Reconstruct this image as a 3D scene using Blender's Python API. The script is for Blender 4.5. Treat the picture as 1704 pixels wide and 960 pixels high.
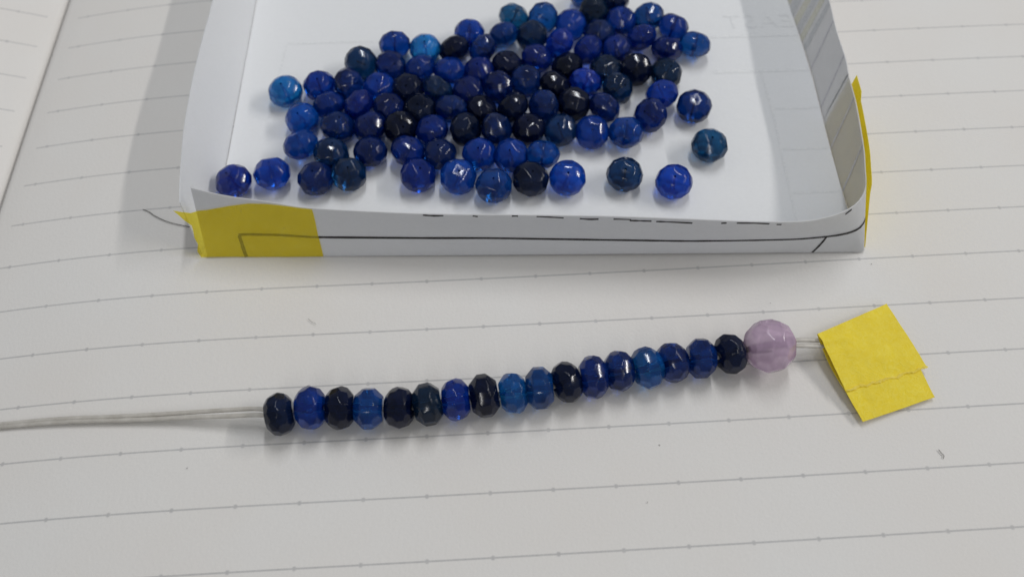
import bpy, bmesh, math, random
from mathutils import Vector, Matrix, Quaternion, noise

# ------------------------------------------------------------------ scene, camera, light (1 unit = 1 cm)
for o in list(bpy.data.objects):
    bpy.data.objects.remove(o, do_unlink=True)
SC = bpy.context.scene
COL = SC.collection
SC.unit_settings.system = 'METRIC'
SC.unit_settings.scale_length = 0.01

cam_data = bpy.data.cameras.new('camera')
cam_data.sensor_width = 36.0
cam_data.lens = 28.83
cam_data.clip_start = 0.05
cam_data.clip_end = 2000.0
cam_data.dof.use_dof = True
cam_data.dof.focus_distance = 8.5
cam_data.dof.aperture_fstop = 0.27
camera = bpy.data.objects.new('camera', cam_data)
COL.objects.link(camera)
r0 = Vector((0.99846, -0.05477, -0.00884))
r1 = Vector((-0.05141, -0.8534, -0.51871))
r2 = Vector((0.02087, 0.51837, -0.8549))
rot = Matrix((r0, -r1, -r2)).transposed()
camera.matrix_world = Matrix.Translation((0.143, -1.792, 7.661)) @ rot.to_4x4()
SC.camera = camera

world = bpy.data.worlds.new('World')
SC.world = world
world.use_nodes = True
wbg = world.node_tree.nodes['Background']
wbg.inputs['Color'].default_value = (0.93, 0.97, 1.0, 1)
wbg.inputs['Strength'].default_value = 0.29


def tube_lamp(name, loc, size_x, size_y, power, color, target=(0.5, 3.0, 0.0)):
    d = bpy.data.lights.new(name, 'AREA')
    d.shape = 'RECTANGLE'
    d.size = size_x
    d.size_y = size_y
    d.energy = power
    d.color = color
    o = bpy.data.objects.new(name, d)
    COL.objects.link(o)
    o.location = loc
    # long side stays along world Y, the face looks at the table
    z = (Vector(loc) - Vector((target[0], loc[1], target[2]))).normalized()
    y = Vector((0, 1, 0))
    x = y.cross(z).normalized()
    o.rotation_euler = Matrix((x, y, z)).transposed().to_euler()
    return o


tube_lamp('ceiling_tube_right', (82, 14, 68), 2.2, 62, 43000, (1.0, 0.97, 0.93))
tube_lamp('ceiling_tube_middle', (8, 31, 54), 1.4, 34, 12800, (0.96, 0.975, 1.0))
tube_lamp('ceiling_tube_front', (-16, -100, 105), 3, 90, 26000, (1.0, 0.98, 0.95))

SC.view_settings.view_transform = 'Standard'
SC.view_settings.look = 'None'
SC.view_settings.exposure = -0.2
SC.view_settings.gamma = 1.0
SC.render.engine = 'CYCLES'
SC.cycles.use_denoising = True
SC.cycles.max_bounces = 14
SC.cycles.transmission_bounces = 10
SC.cycles.sample_clamp_indirect = 6.0
SC.cycles.blur_glossy = 0.3

random.seed(11)

# ------------------------------------------------------------------ measured data
LOOSE = [
    [(-2.814, 4.362, 'P'), (-2.378, 4.451, 'R'), (-1.868, 4.357, 'N'), (-1.487, 4.396, 'T'), (-0.681, 4.328, 'P'), (-0.213, 4.272, 'B'), (0.193, 4.123, 'M'), (0.621, 4.194, 'K'), (1.046, 4.177, 'A'), (1.712, 4.189, 'T'), (2.265, 4.048, 'R')],
    [(-2.075, 4.864, 'B'), (-1.708, 4.720, 'T'), (-1.246, 4.728, 'N'), (-0.800, 4.693, 'R'), (-0.428, 4.639, 'N'), (0.039, 4.602, 'B'), (0.413, 4.559, 'R'), (0.788, 4.546, 'B'), (2.772, 4.570, 'G')],
    [(-2.096, 5.291, 'B'), (-1.653, 5.133, 'N'), (-1.265, 5.103, 'N'), (-0.892, 5.057, 'K'), (-0.515, 5.011, 'R'), (-0.109, 4.979, 'K'), (0.266, 4.956, 'N'), (0.651, 4.969, 'K'), (1.032, 4.916, 'T'), (1.403, 4.845, 'R'), (1.806, 4.820, 'B'), (2.131, 5.061, 'N')],
    [(-2.340, 5.766, 'C'), (-1.780, 5.495, 'R'), (-1.408, 5.450, 'P'), (-1.036, 5.404, 'N'), (-0.665, 5.355, 'K'), (-0.275, 5.316, 'N'), (0.100, 5.293, 'K'), (0.476, 5.307, 'K'), (0.852, 5.289, 'N'), (1.227, 5.308, 'K'), (1.593, 5.223, 'N'), (2.331, 5.416, 'R'), (2.691, 5.193, 'N')],
    [(-1.922, 5.842, 'R'), (-1.548, 5.811, 'N'), (-1.176, 5.762, 'R'), (-0.808, 5.703, 'K'), (-0.438, 5.653, 'T'), (-0.066, 5.628, 'N'), (0.309, 5.643, 'N'), (0.670, 5.749, 'N'), (1.030, 5.643, 'K'), (1.405, 5.659, 'R'), (1.794, 5.540, 'T')],
    [(-1.411, 6.181, 'T'), (-1.033, 6.109, 'N'), (-0.662, 6.048, 'R'), (-0.290, 5.994, 'R'), (0.084, 5.969, 'P'), (0.450, 6.053, 'K'), (0.832, 6.151, 'P'), (1.203, 5.977, 'K'), (1.692, 5.902, 'T'), (2.063, 5.840, 'K'), (2.439, 5.776, 'D')],
    [(-0.987, 6.482, 'R'), (-0.597, 6.419, 'C'), (-0.226, 6.362, 'K'), (0.148, 6.336, 'N'), (0.426, 6.584, 'M'), (0.796, 6.525, 'T'), (1.141, 6.377, 'R'), (1.491, 6.239, 'P'), (1.873, 6.245, 'P'), (2.209, 6.416, 'P'), (2.513, 6.196, 'P'), (2.884, 6.256, 'M')],
    [(-0.019, 6.674, 'R'), (0.579, 6.926, 'G'), (0.965, 6.860, 'M'), (1.315, 6.710, 'R'), (1.677, 6.565, 'N'), (1.994, 6.777, 'R'), (2.366, 6.829, 'M'), (2.657, 6.592, 'P')],
    [(1.571, 7.307, 'B'), (1.639, 6.939, 'D'), (1.942, 7.173, 'K')],
]
STRUNG = [(-2.005, 1.417, 0.231, 'K'), (-1.706, 1.464, 0.227, 'R'), (-1.425, 1.448, 0.226, 'K'), (-1.144, 1.433, 0.221, 'M'), (-0.846, 1.425, 0.215, 'K'), (-0.571, 1.442, 0.211, 'D'), (-0.294, 1.478, 0.208, 'R'), (-0.015, 1.502, 0.205, 'K'), (0.270, 1.519, 0.200, 'S'), (0.535, 1.555, 0.200, 'M'), (0.808, 1.606, 0.196, 'K'), (1.076, 1.643, 0.195, 'P'), (1.342, 1.700, 0.195, 'N'), (1.628, 1.716, 0.196, 'S'), (1.891, 1.762, 0.194, 'N'), (2.182, 1.791, 0.195, 'N'), (2.486, 1.819, 0.199, 'K')]

FRONT_BASE = [(-3.047, 3.457), (-2.864, 3.448), (-2.635, 3.437), (-2.181, 3.413), (-1.731, 3.391), (-0.593, 3.333), (0.348, 3.285), (1.284, 3.238), (2.217, 3.190), (2.837, 3.159), (3.333, 3.134), (3.620, 3.119), (3.950, 3.103), (4.140, 3.093), (4.235, 3.088), (4.272, 3.130), (4.262, 3.450), (4.256, 3.800), (4.262, 4.200), (4.285, 4.550), (4.310, 5.000), (4.315, 5.060), (4.335, 5.350), (4.365, 5.850), (4.375, 6.400), (4.37, 7.3), (4.39, 9.3)]
FRONT_TOP = [(-3.024, 3.826, 0.800), (-2.848, 3.767, 0.790), (-2.621, 3.704, 0.780), (-2.171, 3.605, 0.770), (-1.725, 3.506, 0.760), (-0.591, 3.373, 0.750), (0.348, 3.300, 0.750), (1.284, 3.227, 0.750), (2.214, 3.139, 0.740), (2.833, 3.077, 0.730), (3.329, 3.047, 0.730), (3.588, 3.077, 0.730), (3.792, 3.134, 0.730), (3.940, 3.211, 0.730), (4.052, 3.315, 0.730), (4.136, 3.455, 0.730), (4.197, 3.698, 0.730), (4.255, 3.948, 0.730), (4.317, 4.340, 0.730), (4.361, 4.676, 0.730), (4.388, 5.056, 0.730), (4.384, 5.094, 0.750), (4.417, 5.350, 0.750), (4.433, 5.822, 0.750), (4.484, 6.362, 0.750), (4.54, 7.3, 0.75), (4.56, 9.3, 0.75)]
TAPE_GRID = [
    [(-3.226, 3.733, 0.572), (-3.197, 3.705, 0.518), (-3.164, 3.678, 0.466), (-3.139, 3.649, 0.410), (-3.133, 3.615, 0.340), (-3.138, 3.577, 0.264), (-3.137, 3.539, 0.188), (-3.135, 3.497, 0.105), (-3.140, 3.447, 0.008)],
    [(-3.162, 3.723, 0.559), (-3.131, 3.696, 0.505), (-3.096, 3.669, 0.454), (-3.068, 3.640, 0.398), (-3.059, 3.605, 0.329), (-3.060, 3.569, 0.255), (-3.054, 3.532, 0.181), (-3.049, 3.491, 0.101), (-3.049, 3.443, 0.009)],
    [(-3.097, 3.713, 0.545), (-3.064, 3.686, 0.493), (-3.027, 3.658, 0.444), (-2.996, 3.626, 0.391), (-2.983, 3.592, 0.324), (-2.979, 3.557, 0.251), (-2.971, 3.522, 0.179), (-2.962, 3.484, 0.099), (-2.959, 3.440, 0.007)],
    [(-3.005, 3.707, 0.557), (-2.969, 3.675, 0.508), (-2.931, 3.644, 0.460), (-2.901, 3.613, 0.404), (-2.888, 3.579, 0.333), (-2.882, 3.546, 0.258), (-2.872, 3.512, 0.183), (-2.862, 3.476, 0.101), (-2.858, 3.436, 0.007)],
    [(-2.908, 3.692, 0.579), (-2.873, 3.660, 0.528), (-2.837, 3.630, 0.476), (-2.807, 3.600, 0.415), (-2.793, 3.568, 0.342), (-2.786, 3.535, 0.264), (-2.774, 3.503, 0.186), (-2.763, 3.469, 0.103), (-2.757, 3.431, 0.008)],
    [(-2.781, 3.678, 0.620), (-2.751, 3.648, 0.562), (-2.719, 3.618, 0.503), (-2.695, 3.588, 0.436), (-2.684, 3.557, 0.357), (-2.678, 3.525, 0.275), (-2.669, 3.494, 0.192), (-2.660, 3.462, 0.105), (-2.656, 3.426, 0.007)],
    [(-2.654, 3.663, 0.661), (-2.628, 3.634, 0.598), (-2.603, 3.606, 0.531), (-2.583, 3.577, 0.457), (-2.575, 3.546, 0.372), (-2.571, 3.516, 0.285), (-2.564, 3.486, 0.198), (-2.557, 3.454, 0.106), (-2.555, 3.420, 0.006)],
    [(-2.532, 3.648, 0.693), (-2.510, 3.620, 0.624), (-2.489, 3.593, 0.551), (-2.473, 3.565, 0.472), (-2.467, 3.535, 0.382), (-2.465, 3.506, 0.291), (-2.460, 3.477, 0.201), (-2.455, 3.447, 0.107), (-2.454, 3.415, 0.005)],
    [(-2.410, 3.632, 0.724), (-2.392, 3.606, 0.650), (-2.375, 3.579, 0.572), (-2.363, 3.552, 0.487), (-2.360, 3.524, 0.393), (-2.359, 3.496, 0.298), (-2.356, 3.468, 0.204), (-2.353, 3.439, 0.107), (-2.353, 3.409, 0.004)],
    [(-2.310, 3.614, 0.735), (-2.293, 3.589, 0.659), (-2.278, 3.563, 0.578), (-2.267, 3.537, 0.490), (-2.264, 3.511, 0.394), (-2.261, 3.484, 0.297), (-2.257, 3.458, 0.202), (-2.253, 3.431, 0.105), (-2.252, 3.404, 0.003)],
    [(-2.210, 3.595, 0.746), (-2.194, 3.572, 0.668), (-2.181, 3.547, 0.584), (-2.171, 3.523, 0.492), (-2.168, 3.497, 0.394), (-2.163, 3.472, 0.297), (-2.158, 3.448, 0.200), (-2.154, 3.423, 0.103), (-2.151, 3.398, 0.002)],
    [(-2.096, 3.572, 0.752), (-2.083, 3.550, 0.672), (-2.073, 3.528, 0.584), (-2.067, 3.505, 0.490), (-2.065, 3.482, 0.390), (-2.060, 3.459, 0.291), (-2.057, 3.437, 0.195), (-2.053, 3.415, 0.098), (-2.051, 3.393, -0.001)],
    [(-1.982, 3.548, 0.758), (-1.971, 3.529, 0.676), (-1.965, 3.509, 0.585), (-1.962, 3.488, 0.487), (-1.962, 3.467, 0.385), (-1.958, 3.446, 0.286), (-1.955, 3.426, 0.188), (-1.952, 3.406, 0.092), (-1.950, 3.387, -0.005)],
    [(-1.854, 3.519, 0.755), (-1.848, 3.503, 0.671), (-1.847, 3.486, 0.577), (-1.849, 3.468, 0.477), (-1.852, 3.450, 0.374), (-1.850, 3.432, 0.275), (-1.850, 3.415, 0.179), (-1.850, 3.398, 0.084), (-1.850, 3.381, -0.009)],
    [(-1.727, 3.491, 0.751), (-1.726, 3.477, 0.666), (-1.729, 3.463, 0.569), (-1.736, 3.449, 0.467), (-1.742, 3.433, 0.362), (-1.742, 3.418, 0.264), (-1.744, 3.403, 0.168), (-1.747, 3.389, 0.076), (-1.750, 3.376, -0.013)],
]
LINE_MAIN = [(-2.626, 3.540, 0.311), (-2.543, 3.534, 0.323), (-2.342, 3.511, 0.332), (-2.143, 3.488, 0.337), (-1.944, 3.463, 0.337), (-1.747, 3.438, 0.334), (-1.287, 3.401, 0.341), (-0.633, 3.349, 0.347), (0.018, 3.307, 0.350), (0.669, 3.266, 0.335), (1.320, 3.225, 0.319), (1.971, 3.180, 0.309), (2.296, 3.158, 0.307), (2.617, 3.134, 0.319), (3.257, 3.092, 0.345), (3.684, 3.070, 0.345)]
LINE_LEFT = [(-2.621, 3.536, 0.303), (-2.618, 3.504, 0.211), (-2.616, 3.460, 0.086), (-2.607, 3.423, -0.018)]
LETTER_BITS = [[(-0.568, 3.363, 0.736), (-0.455, 3.354, 0.729), (-0.354, 3.347, 0.736)],
    [(-0.047, 3.323, 0.737), (0.003, 3.319, 0.725)],
    [(0.360, 3.292, 0.742), (0.423, 3.287, 0.742)],
    [(0.617, 3.272, 0.735), (0.755, 3.261, 0.728), (0.899, 3.250, 0.718)],
    [(1.068, 3.237, 0.708), (1.163, 3.230, 0.699), (1.262, 3.222, 0.706)],
    [(1.418, 3.208, 0.712), (1.599, 3.192, 0.709)],
    [(1.588, 3.193, 0.692), (1.694, 3.184, 0.691), (1.813, 3.173, 0.691)],
    [(1.863, 3.168, 0.687), (2.038, 3.153, 0.683), (2.239, 3.135, 0.675)],
    [(2.534, 3.106, 0.690), (2.588, 3.100, 0.699)],
    [(2.692, 3.090, 0.704), (2.870, 3.073, 0.710), (3.027, 3.065, 0.702)],
    [(3.106, 3.062, 0.687), (3.156, 3.059, 0.687)]]
PROFILE = [(-20.00, -7.1553, -0.5286), (-19.50, -6.8631, -0.4607), (-19.00, -6.5699, -0.3967), (-18.50, -6.2760, -0.3368), (-18.00, -5.9812, -0.2809), (-17.50, -5.6857, -0.2293), (-17.00, -5.3894, -0.1824), (-16.50, -5.0924, -0.1400), (-16.00, -4.7948, -0.1023), (-15.50, -4.4966, -0.0695), (-15.00, -4.1979, -0.0417), (-14.50, -3.8988, -0.0189), (-14.00, -3.5993, -0.0012), (-13.50, -3.2996, 0.0120), (-13.00, -2.9997, 0.0213), (-12.50, -2.6998, 0.0268), (-12.00, -2.3998, 0.0285), (-11.50, -2.0998, 0.0276), (-11.00, -1.7998, 0.0254), (-10.50, -1.4998, 0.0220), (-10.00, -1.1999, 0.0173), (-9.50, -0.8999, 0.0123), (-9.00, -0.6000, 0.0077), (-8.50, -0.3000, 0.0036), (-8.00, 0.0000, 0.0000), (-7.50, 0.3000, -0.0031), (-7.00, 0.6000, -0.0055), (-6.50, 0.9000, -0.0072), (-6.00, 1.2000, -0.0083), (-5.50, 1.5000, -0.0088), (-5.00, 1.8000, -0.0087), (-4.50, 2.1000, -0.0080), (-4.00, 2.4000, -0.0067), (-3.50, 2.7000, -0.0050), (-3.00, 3.0000, -0.0032), (-2.50, 3.2999, -0.0011), (-2.00, 3.5999, 0.0011), (-1.50, 3.8999, 0.0032), (-1.00, 4.1999, 0.0052), (-0.50, 4.4999, 0.0069), (0.00, 4.7999, 0.0083), (0.50, 5.0999, 0.0093), (1.00, 5.3999, 0.0096), (1.50, 5.6999, 0.0092), (2.00, 5.9999, 0.0081), (2.50, 6.2999, 0.0065), (3.00, 6.5999, 0.0043), (3.50, 6.8999, 0.0016), (4.00, 7.1999, -0.0016), (4.50, 7.4998, -0.0052), (5.00, 7.7998, -0.0092), (5.50, 8.0998, -0.0134), (6.00, 8.3998, -0.0181)]

LINE_PITCH = 0.59958      # ruled line spacing
DOT_PITCH = 0.6           # spacing of the dots on each line
LINE_START = -17.25       # where the ruling starts, in dot spacings


# ------------------------------------------------------------------ helpers
def tag(o, label=None, cat=None, group=None, kind=None):
    if label: o['label'] = label
    if cat: o['category'] = cat
    if group: o['group'] = group
    if kind: o['kind'] = kind
    return o


def empty(name, loc):
    o = bpy.data.objects.new(name, None)
    o.empty_display_size = 0.3
    o.location = loc
    COL.objects.link(o)
    return o


def obj(name, me, mat, parent=None):
    o = bpy.data.objects.new(name, me)
    COL.objects.link(o)
    if mat and not me.materials:
        me.materials.append(mat)
    if parent:
        o.parent = parent
        o.location = -parent.location
    return o


def mesh(name, verts, faces, smooth=True):
    me = bpy.data.meshes.new(name)
    me.from_pydata([tuple(v) for v in verts], [], faces)
    me.update()
    if smooth:
        for p in me.polygons: p.use_smooth = True
    return me


def recalc(me):
    bm = bmesh.new(); bm.from_mesh(me)
    bmesh.ops.recalc_face_normals(bm, faces=bm.faces)
    bm.to_mesh(me); bm.free()
    return me


def grid_normals(g):
    nu, nv = len(g), len(g[0])
    N = []
    for i in range(nu):
        row = []
        for j in range(nv):
            a = g[min(i + 1, nu - 1)][j] - g[max(i - 1, 0)][j]
            b = g[i][min(j + 1, nv - 1)] - g[i][max(j - 1, 0)]
            n = a.cross(b)
            row.append(n.normalized() if n.length > 1e-9 else Vector((0, 0, 1)))
        N.append(row)
    return N


def sheet(name, g, thick, uv=None):
    """a sheet of paper: the grid of points and its twin, thick along the normal, closed at the rim"""
    nu, nv = len(g), len(g[0])
    N = grid_normals(g)
    V = [g[i][j] for i in range(nu) for j in range(nv)] + [g[i][j] + N[i][j] * thick for i in range(nu) for j in range(nv)]
    A = lambda i, j: i * nv + j
    B = lambda i, j: nu * nv + i * nv + j
    F = []
    for i in range(nu - 1):
        for j in range(nv - 1):
            F.append((A(i, j), A(i, j + 1), A(i + 1, j + 1), A(i + 1, j)))
            F.append((B(i, j), B(i + 1, j), B(i + 1, j + 1), B(i, j + 1)))
    nf = len(F)
    for i in range(nu - 1):
        F.append((A(i, 0), A(i + 1, 0), B(i + 1, 0), B(i, 0)))
        F.append((A(i, nv - 1), B(i, nv - 1), B(i + 1, nv - 1), A(i + 1, nv - 1)))
    for j in range(nv - 1):
        F.append((A(0, j), B(0, j), B(0, j + 1), A(0, j + 1)))
        F.append((A(nu - 1, j), A(nu - 1, j + 1), B(nu - 1, j + 1), B(nu - 1, j)))
    me = mesh(name, V, F)
    for k, p in enumerate(me.polygons):
        if k >= nf: p.use_smooth = False
    # sharp rim so that the paper edge catches light
    rim = set()
    for p in list(me.polygons)[nf:]:
        for e in p.edge_keys: rim.add(e)
    me.attributes.new('sharp_edge', 'BOOLEAN', 'EDGE')
    at = me.attributes['sharp_edge'].data
    for e in me.edges:
        if tuple(sorted(e.vertices)) in rim: at[e.index].value = True
    recalc(me)
    return me


def catmull(P, n):
    out = []
    for i in range(len(P) - 1):
        p0, p1, p2, p3 = P[max(i - 1, 0)], P[i], P[i + 1], P[min(i + 2, len(P) - 1)]
        for k in range(n):
            t = k / n
            out.append(0.5 * ((2 * p1) + (p2 - p0) * t + (2 * p0 - 5 * p1 + 4 * p2 - p3) * t * t + (3 * p1 - p0 - 3 * p2 + p3) * t ** 3))
    out.append(P[-1].copy())
    return out


def tube(name, pts, radii, seg=8, squash=1.0):
    """round (or flattened) strand along pts"""
    V, F = [], []
    n = len(pts)
    up = Vector((0, 0, 1))
    for i, p in enumerate(pts):
        t = (pts[min(i + 1, n - 1)] - pts[max(i - 1, 0)]).normalized()
        s = t.cross(up).normalized()
        w = s.cross(t).normalized()
        r = radii[i] if isinstance(radii, list) else radii
        for k in range(seg):
            a = 2 * math.pi * k / seg
            V.append(p + s * math.cos(a) * r + w * math.sin(a) * r * squash)
    for i in range(n - 1):
        for k in range(seg):
            k2 = (k + 1) % seg
            F.append((i * seg + k, i * seg + k2, (i + 1) * seg + k2, (i + 1) * seg + k))
    F.append(tuple(range(seg))); F.append(tuple(range((n - 1) * seg, n * seg)))
    return recalc(mesh(name, V, F))


def interp(x, xs, ys):
    if x <= xs[0]: return ys[0] + (x - xs[0]) * (ys[1] - ys[0]) / (xs[1] - xs[0])
    for a in range(len(xs) - 1):
        if x <= xs[a + 1]:
            return ys[a] + (ys[a + 1] - ys[a]) * (x - xs[a]) / (xs[a + 1] - xs[a])
    return ys[-1]


# ------------------------------------------------------------------ materials
class NT:
    def __init__(self, name):
        self.m = bpy.data.materials.new(name)
        self.m.use_nodes = True
        self.t = self.m.node_tree
        self.b = self.t.nodes['Principled BSDF']
        self.out = self.t.nodes['Material Output']

    def n(self, kind, **kw):
        nd = self.t.nodes.new(kind)
        for k, v in kw.items(): setattr(nd, k, v)
        return nd

    def link(self, a, b): self.t.links.new(a, b)

    def math(self, op, a, b=None, c=None):
        nd = self.n('ShaderNodeMath', operation=op)
        for k, v in enumerate((a, b, c)):
            if v is None: continue
            if hasattr(v, 'is_linked'): self.link(v, nd.inputs[k])
            else: nd.inputs[k].default_value = v
        return nd.outputs[0]

    def mix(self, fac, a, b, blend='MIX'):
        nd = self.n('ShaderNodeMix', data_type='RGBA', blend_type=blend)
        for s, v in ((nd.inputs[0], fac), (nd.inputs[6], a), (nd.inputs[7], b)):
            if hasattr(v, 'is_linked'): self.link(v, s)
            else: s.default_value = v if not isinstance(v, tuple) else (*v, 1)
        return nd.outputs[2]

    def noise(self, scale, detail=3, coord='Object', rough=0.55):
        tc = self.n('ShaderNodeTexCoord')
        nz = self.n('ShaderNodeTexNoise')
        nz.inputs['Scale'].default_value = scale
        nz.inputs['Detail'].default_value = detail
        nz.inputs['Roughness'].default_value = rough
        self.link(tc.outputs[coord], nz.inputs['Vector'])
        return nz.outputs['Fac']

    def ramp(self, fac, a, b, lo, hi):
        mr = self.n('ShaderNodeMapRange')
        mr.inputs['From Min'].default_value = a; mr.inputs['From Max'].default_value = b
        mr.inputs['To Min'].default_value = lo; mr.inputs['To Max'].default_value = hi
        self.link(fac, mr.inputs['Value'])
        return mr.outputs[0]

    def bump(self, fac, strength, dist):
        bp = self.n('ShaderNodeBump')
        bp.inputs['Strength'].default_value = strength
        bp.inputs['Distance'].default_value = dist
        self.link(fac, bp.inputs['Height'])
        return bp.outputs[0]


def page_material(name, start, mirrored=False):
    """uncoated cream-white notebook paper with ruled lines and a dot at every crossing of an unseen column"""
    m = NT(name)
    uv = m.n('ShaderNodeUVMap', uv_map='UVMap')
    sep = m.n('ShaderNodeSeparateXYZ')
    m.link(uv.outputs[0], sep.inputs[0])
    u, v = sep.outputs[0], sep.outputs[1]
    dv = m.math('MULTIPLY', m.math('ABSOLUTE', m.math('SUBTRACT', v, m.math('ROUND', v))), LINE_PITCH)
    du = m.math('MULTIPLY', m.math('ABSOLUTE', m.math('SUBTRACT', u, m.math('ROUND', u))), DOT_PITCH)
    line = m.ramp(dv, 0.0055, 0.0115, 1.0, 0.0)
    rr = m.math('SQRT', m.math('ADD', m.math('MULTIPLY', dv, dv), m.math('MULTIPLY', du, du)))
    dot = m.ramp(rr, 0.013, 0.028, 1.0, 0.0)
    inside = m.math('LESS_THAN' if mirrored else 'GREATER_THAN', u, start)
    ink_n = m.noise(14, 3)
    ink = m.math('MULTIPLY', m.math('MAXIMUM', m.math('MULTIPLY', line, 0.41), m.math('MULTIPLY', dot, 0.43)), inside)
    ink = m.math('MULTIPLY', ink, m.ramp(ink_n, 0.3, 0.7, 0.78, 1.0))
    fib = m.noise(60, 4)
    blot = m.noise(0.55, 3)
    base = m.mix(m.ramp(blot, 0.3, 0.7, 0, 1), (0.755, 0.728, 0.700), (0.765, 0.752, 0.735))
    base = m.mix(m.ramp(fib, 0.35, 0.7, 0.0, 0.07), base, (0.5, 0.49, 0.47))
    # a few pulp specks in the sheet
    tc = m.n('ShaderNodeTexCoord')
    vo = m.n('ShaderNodeTexVoronoi'); vo.inputs['Scale'].default_value = 1.15
    m.link(tc.outputs['Object'], vo.inputs['Vector'])
    sepc = m.n('ShaderNodeSeparateColor'); m.link(vo.outputs['Color'], sepc.inputs[0])
    spk = m.math('MULTIPLY', m.math('LESS_THAN', vo.outputs['Distance'], 0.014), m.math('GREATER_THAN', sepc.outputs[0], 0.62))
    base = m.mix(m.math('MULTIPLY', spk, 0.6), base, (0.16, 0.14, 0.13))
    col = m.mix(ink, base, (0.135, 0.148, 0.175))
    m.link(col, m.b.inputs['Base Color'])
    m.b.inputs['Roughness'].default_value = 0.82
    m.b.inputs['Specular IOR Level'].default_value = 0.25
    m.link(m.bump(m.noise(30, 6), 0.45, 0.007), m.b.inputs['Normal'])
    return m.m


def paper_material(name, color, translucent=0.35):
    """thin copier paper that lets some light through"""
    m = NT(name)
    fib = m.noise(24, 4)
    c = m.mix(m.ramp(fib, 0.35, 0.7, 0.0, 0.10), color, tuple(x * 0.8 for x in color))
    m.link(c, m.b.inputs['Base Color'])
    m.b.inputs['Roughness'].default_value = 0.7
    m.b.inputs['Specular IOR Level'].default_value = 0.3
    m.link(m.bump(m.noise(6, 4), 0.25, 0.02), m.b.inputs['Normal'])
    tr = m.n('ShaderNodeBsdfTranslucent')
    m.link(c, tr.inputs['Color'])
    mx = m.n('ShaderNodeMixShader'); mx.inputs[0].default_value = translucent
    m.link(m.b.outputs[0], mx.inputs[1]); m.link(tr.outputs[0], mx.inputs[2])
    m.link(mx.outputs[0], m.out.inputs['Surface'])
    return m.m


def ink_material(name, color, rough=0.5):
    m = NT(name)
    c = m.mix(m.ramp(m.noise(30, 3), 0.3, 0.75, 0.0, 0.5), color, tuple(min(1, x * 1.7 + 0.01) for x in color))
    m.link(c, m.b.inputs['Base Color'])
    m.b.inputs['Roughness'].default_value = rough
    m.b.inputs['Specular IOR Level'].default_value = 0.3
    return m.m


def tape_material(name, color, clear, crinkle=0.5, through=0.25):
    """rice-paper masking tape: fibrous, slightly see-through"""
    m = NT(name)
    mp = m.n('ShaderNodeMapping'); tc = m.n('ShaderNodeTexCoord')
    mp.inputs['Scale'].default_value = (1.0, 1.0, 1.0)
    m.link(tc.outputs['Object'], mp.inputs['Vector'])
    nz = m.n('ShaderNodeTexNoise'); nz.inputs['Scale'].default_value = 22; nz.inputs['Detail'].default_value = 5
    nz.inputs['Distortion'].default_value = 1.5
    m.link(mp.outputs[0], nz.inputs['Vector'])
    big = m.noise(3.0, 3)
    c = m.mix(m.ramp(nz.outputs['Fac'], 0.35, 0.72, 0.0, 0.5), color, (min(1, color[0] * 1.18), min(1, color[1] * 1.22), color[2] * 4 + 0.05))
    c = m.mix(m.ramp(big, 0.35, 0.7, 0.0, 0.35), c, (color[0] * 0.82, color[1] * 0.76, color[2] * 0.6))
    m.link(c, m.b.inputs['Base Color'])
    m.b.inputs['Roughness'].default_value = 0.62
    m.b.inputs['Specular IOR Level'].default_value = 0.35
    hgt = m.math('ADD', m.math('MULTIPLY', nz.outputs['Fac'], 0.5), big)
    m.link(m.bump(hgt, crinkle, 0.02), m.b.inputs['Normal'])
    tl = m.n('ShaderNodeBsdfTranslucent'); m.link(c, tl.inputs['Color'])
    m1 = m.n('ShaderNodeMixShader'); m1.inputs[0].default_value = through
    m.link(m.b.outputs[0], m1.inputs[1]); m.link(tl.outputs[0], m1.inputs[2])
    tp = m.n('ShaderNodeBsdfTransparent'); tp.inputs['Color'].default_value = (0.985, 0.92, 0.33, 1)
    m2 = m.n('ShaderNodeMixShader'); m2.inputs[0].default_value = clear
    m.link(m1.outputs[0], m2.inputs[1]); m.link(tp.outputs[0], m2.inputs[2])
    m.link(m2.outputs[0], m.out.inputs['Surface'])
    return m.m


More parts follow.
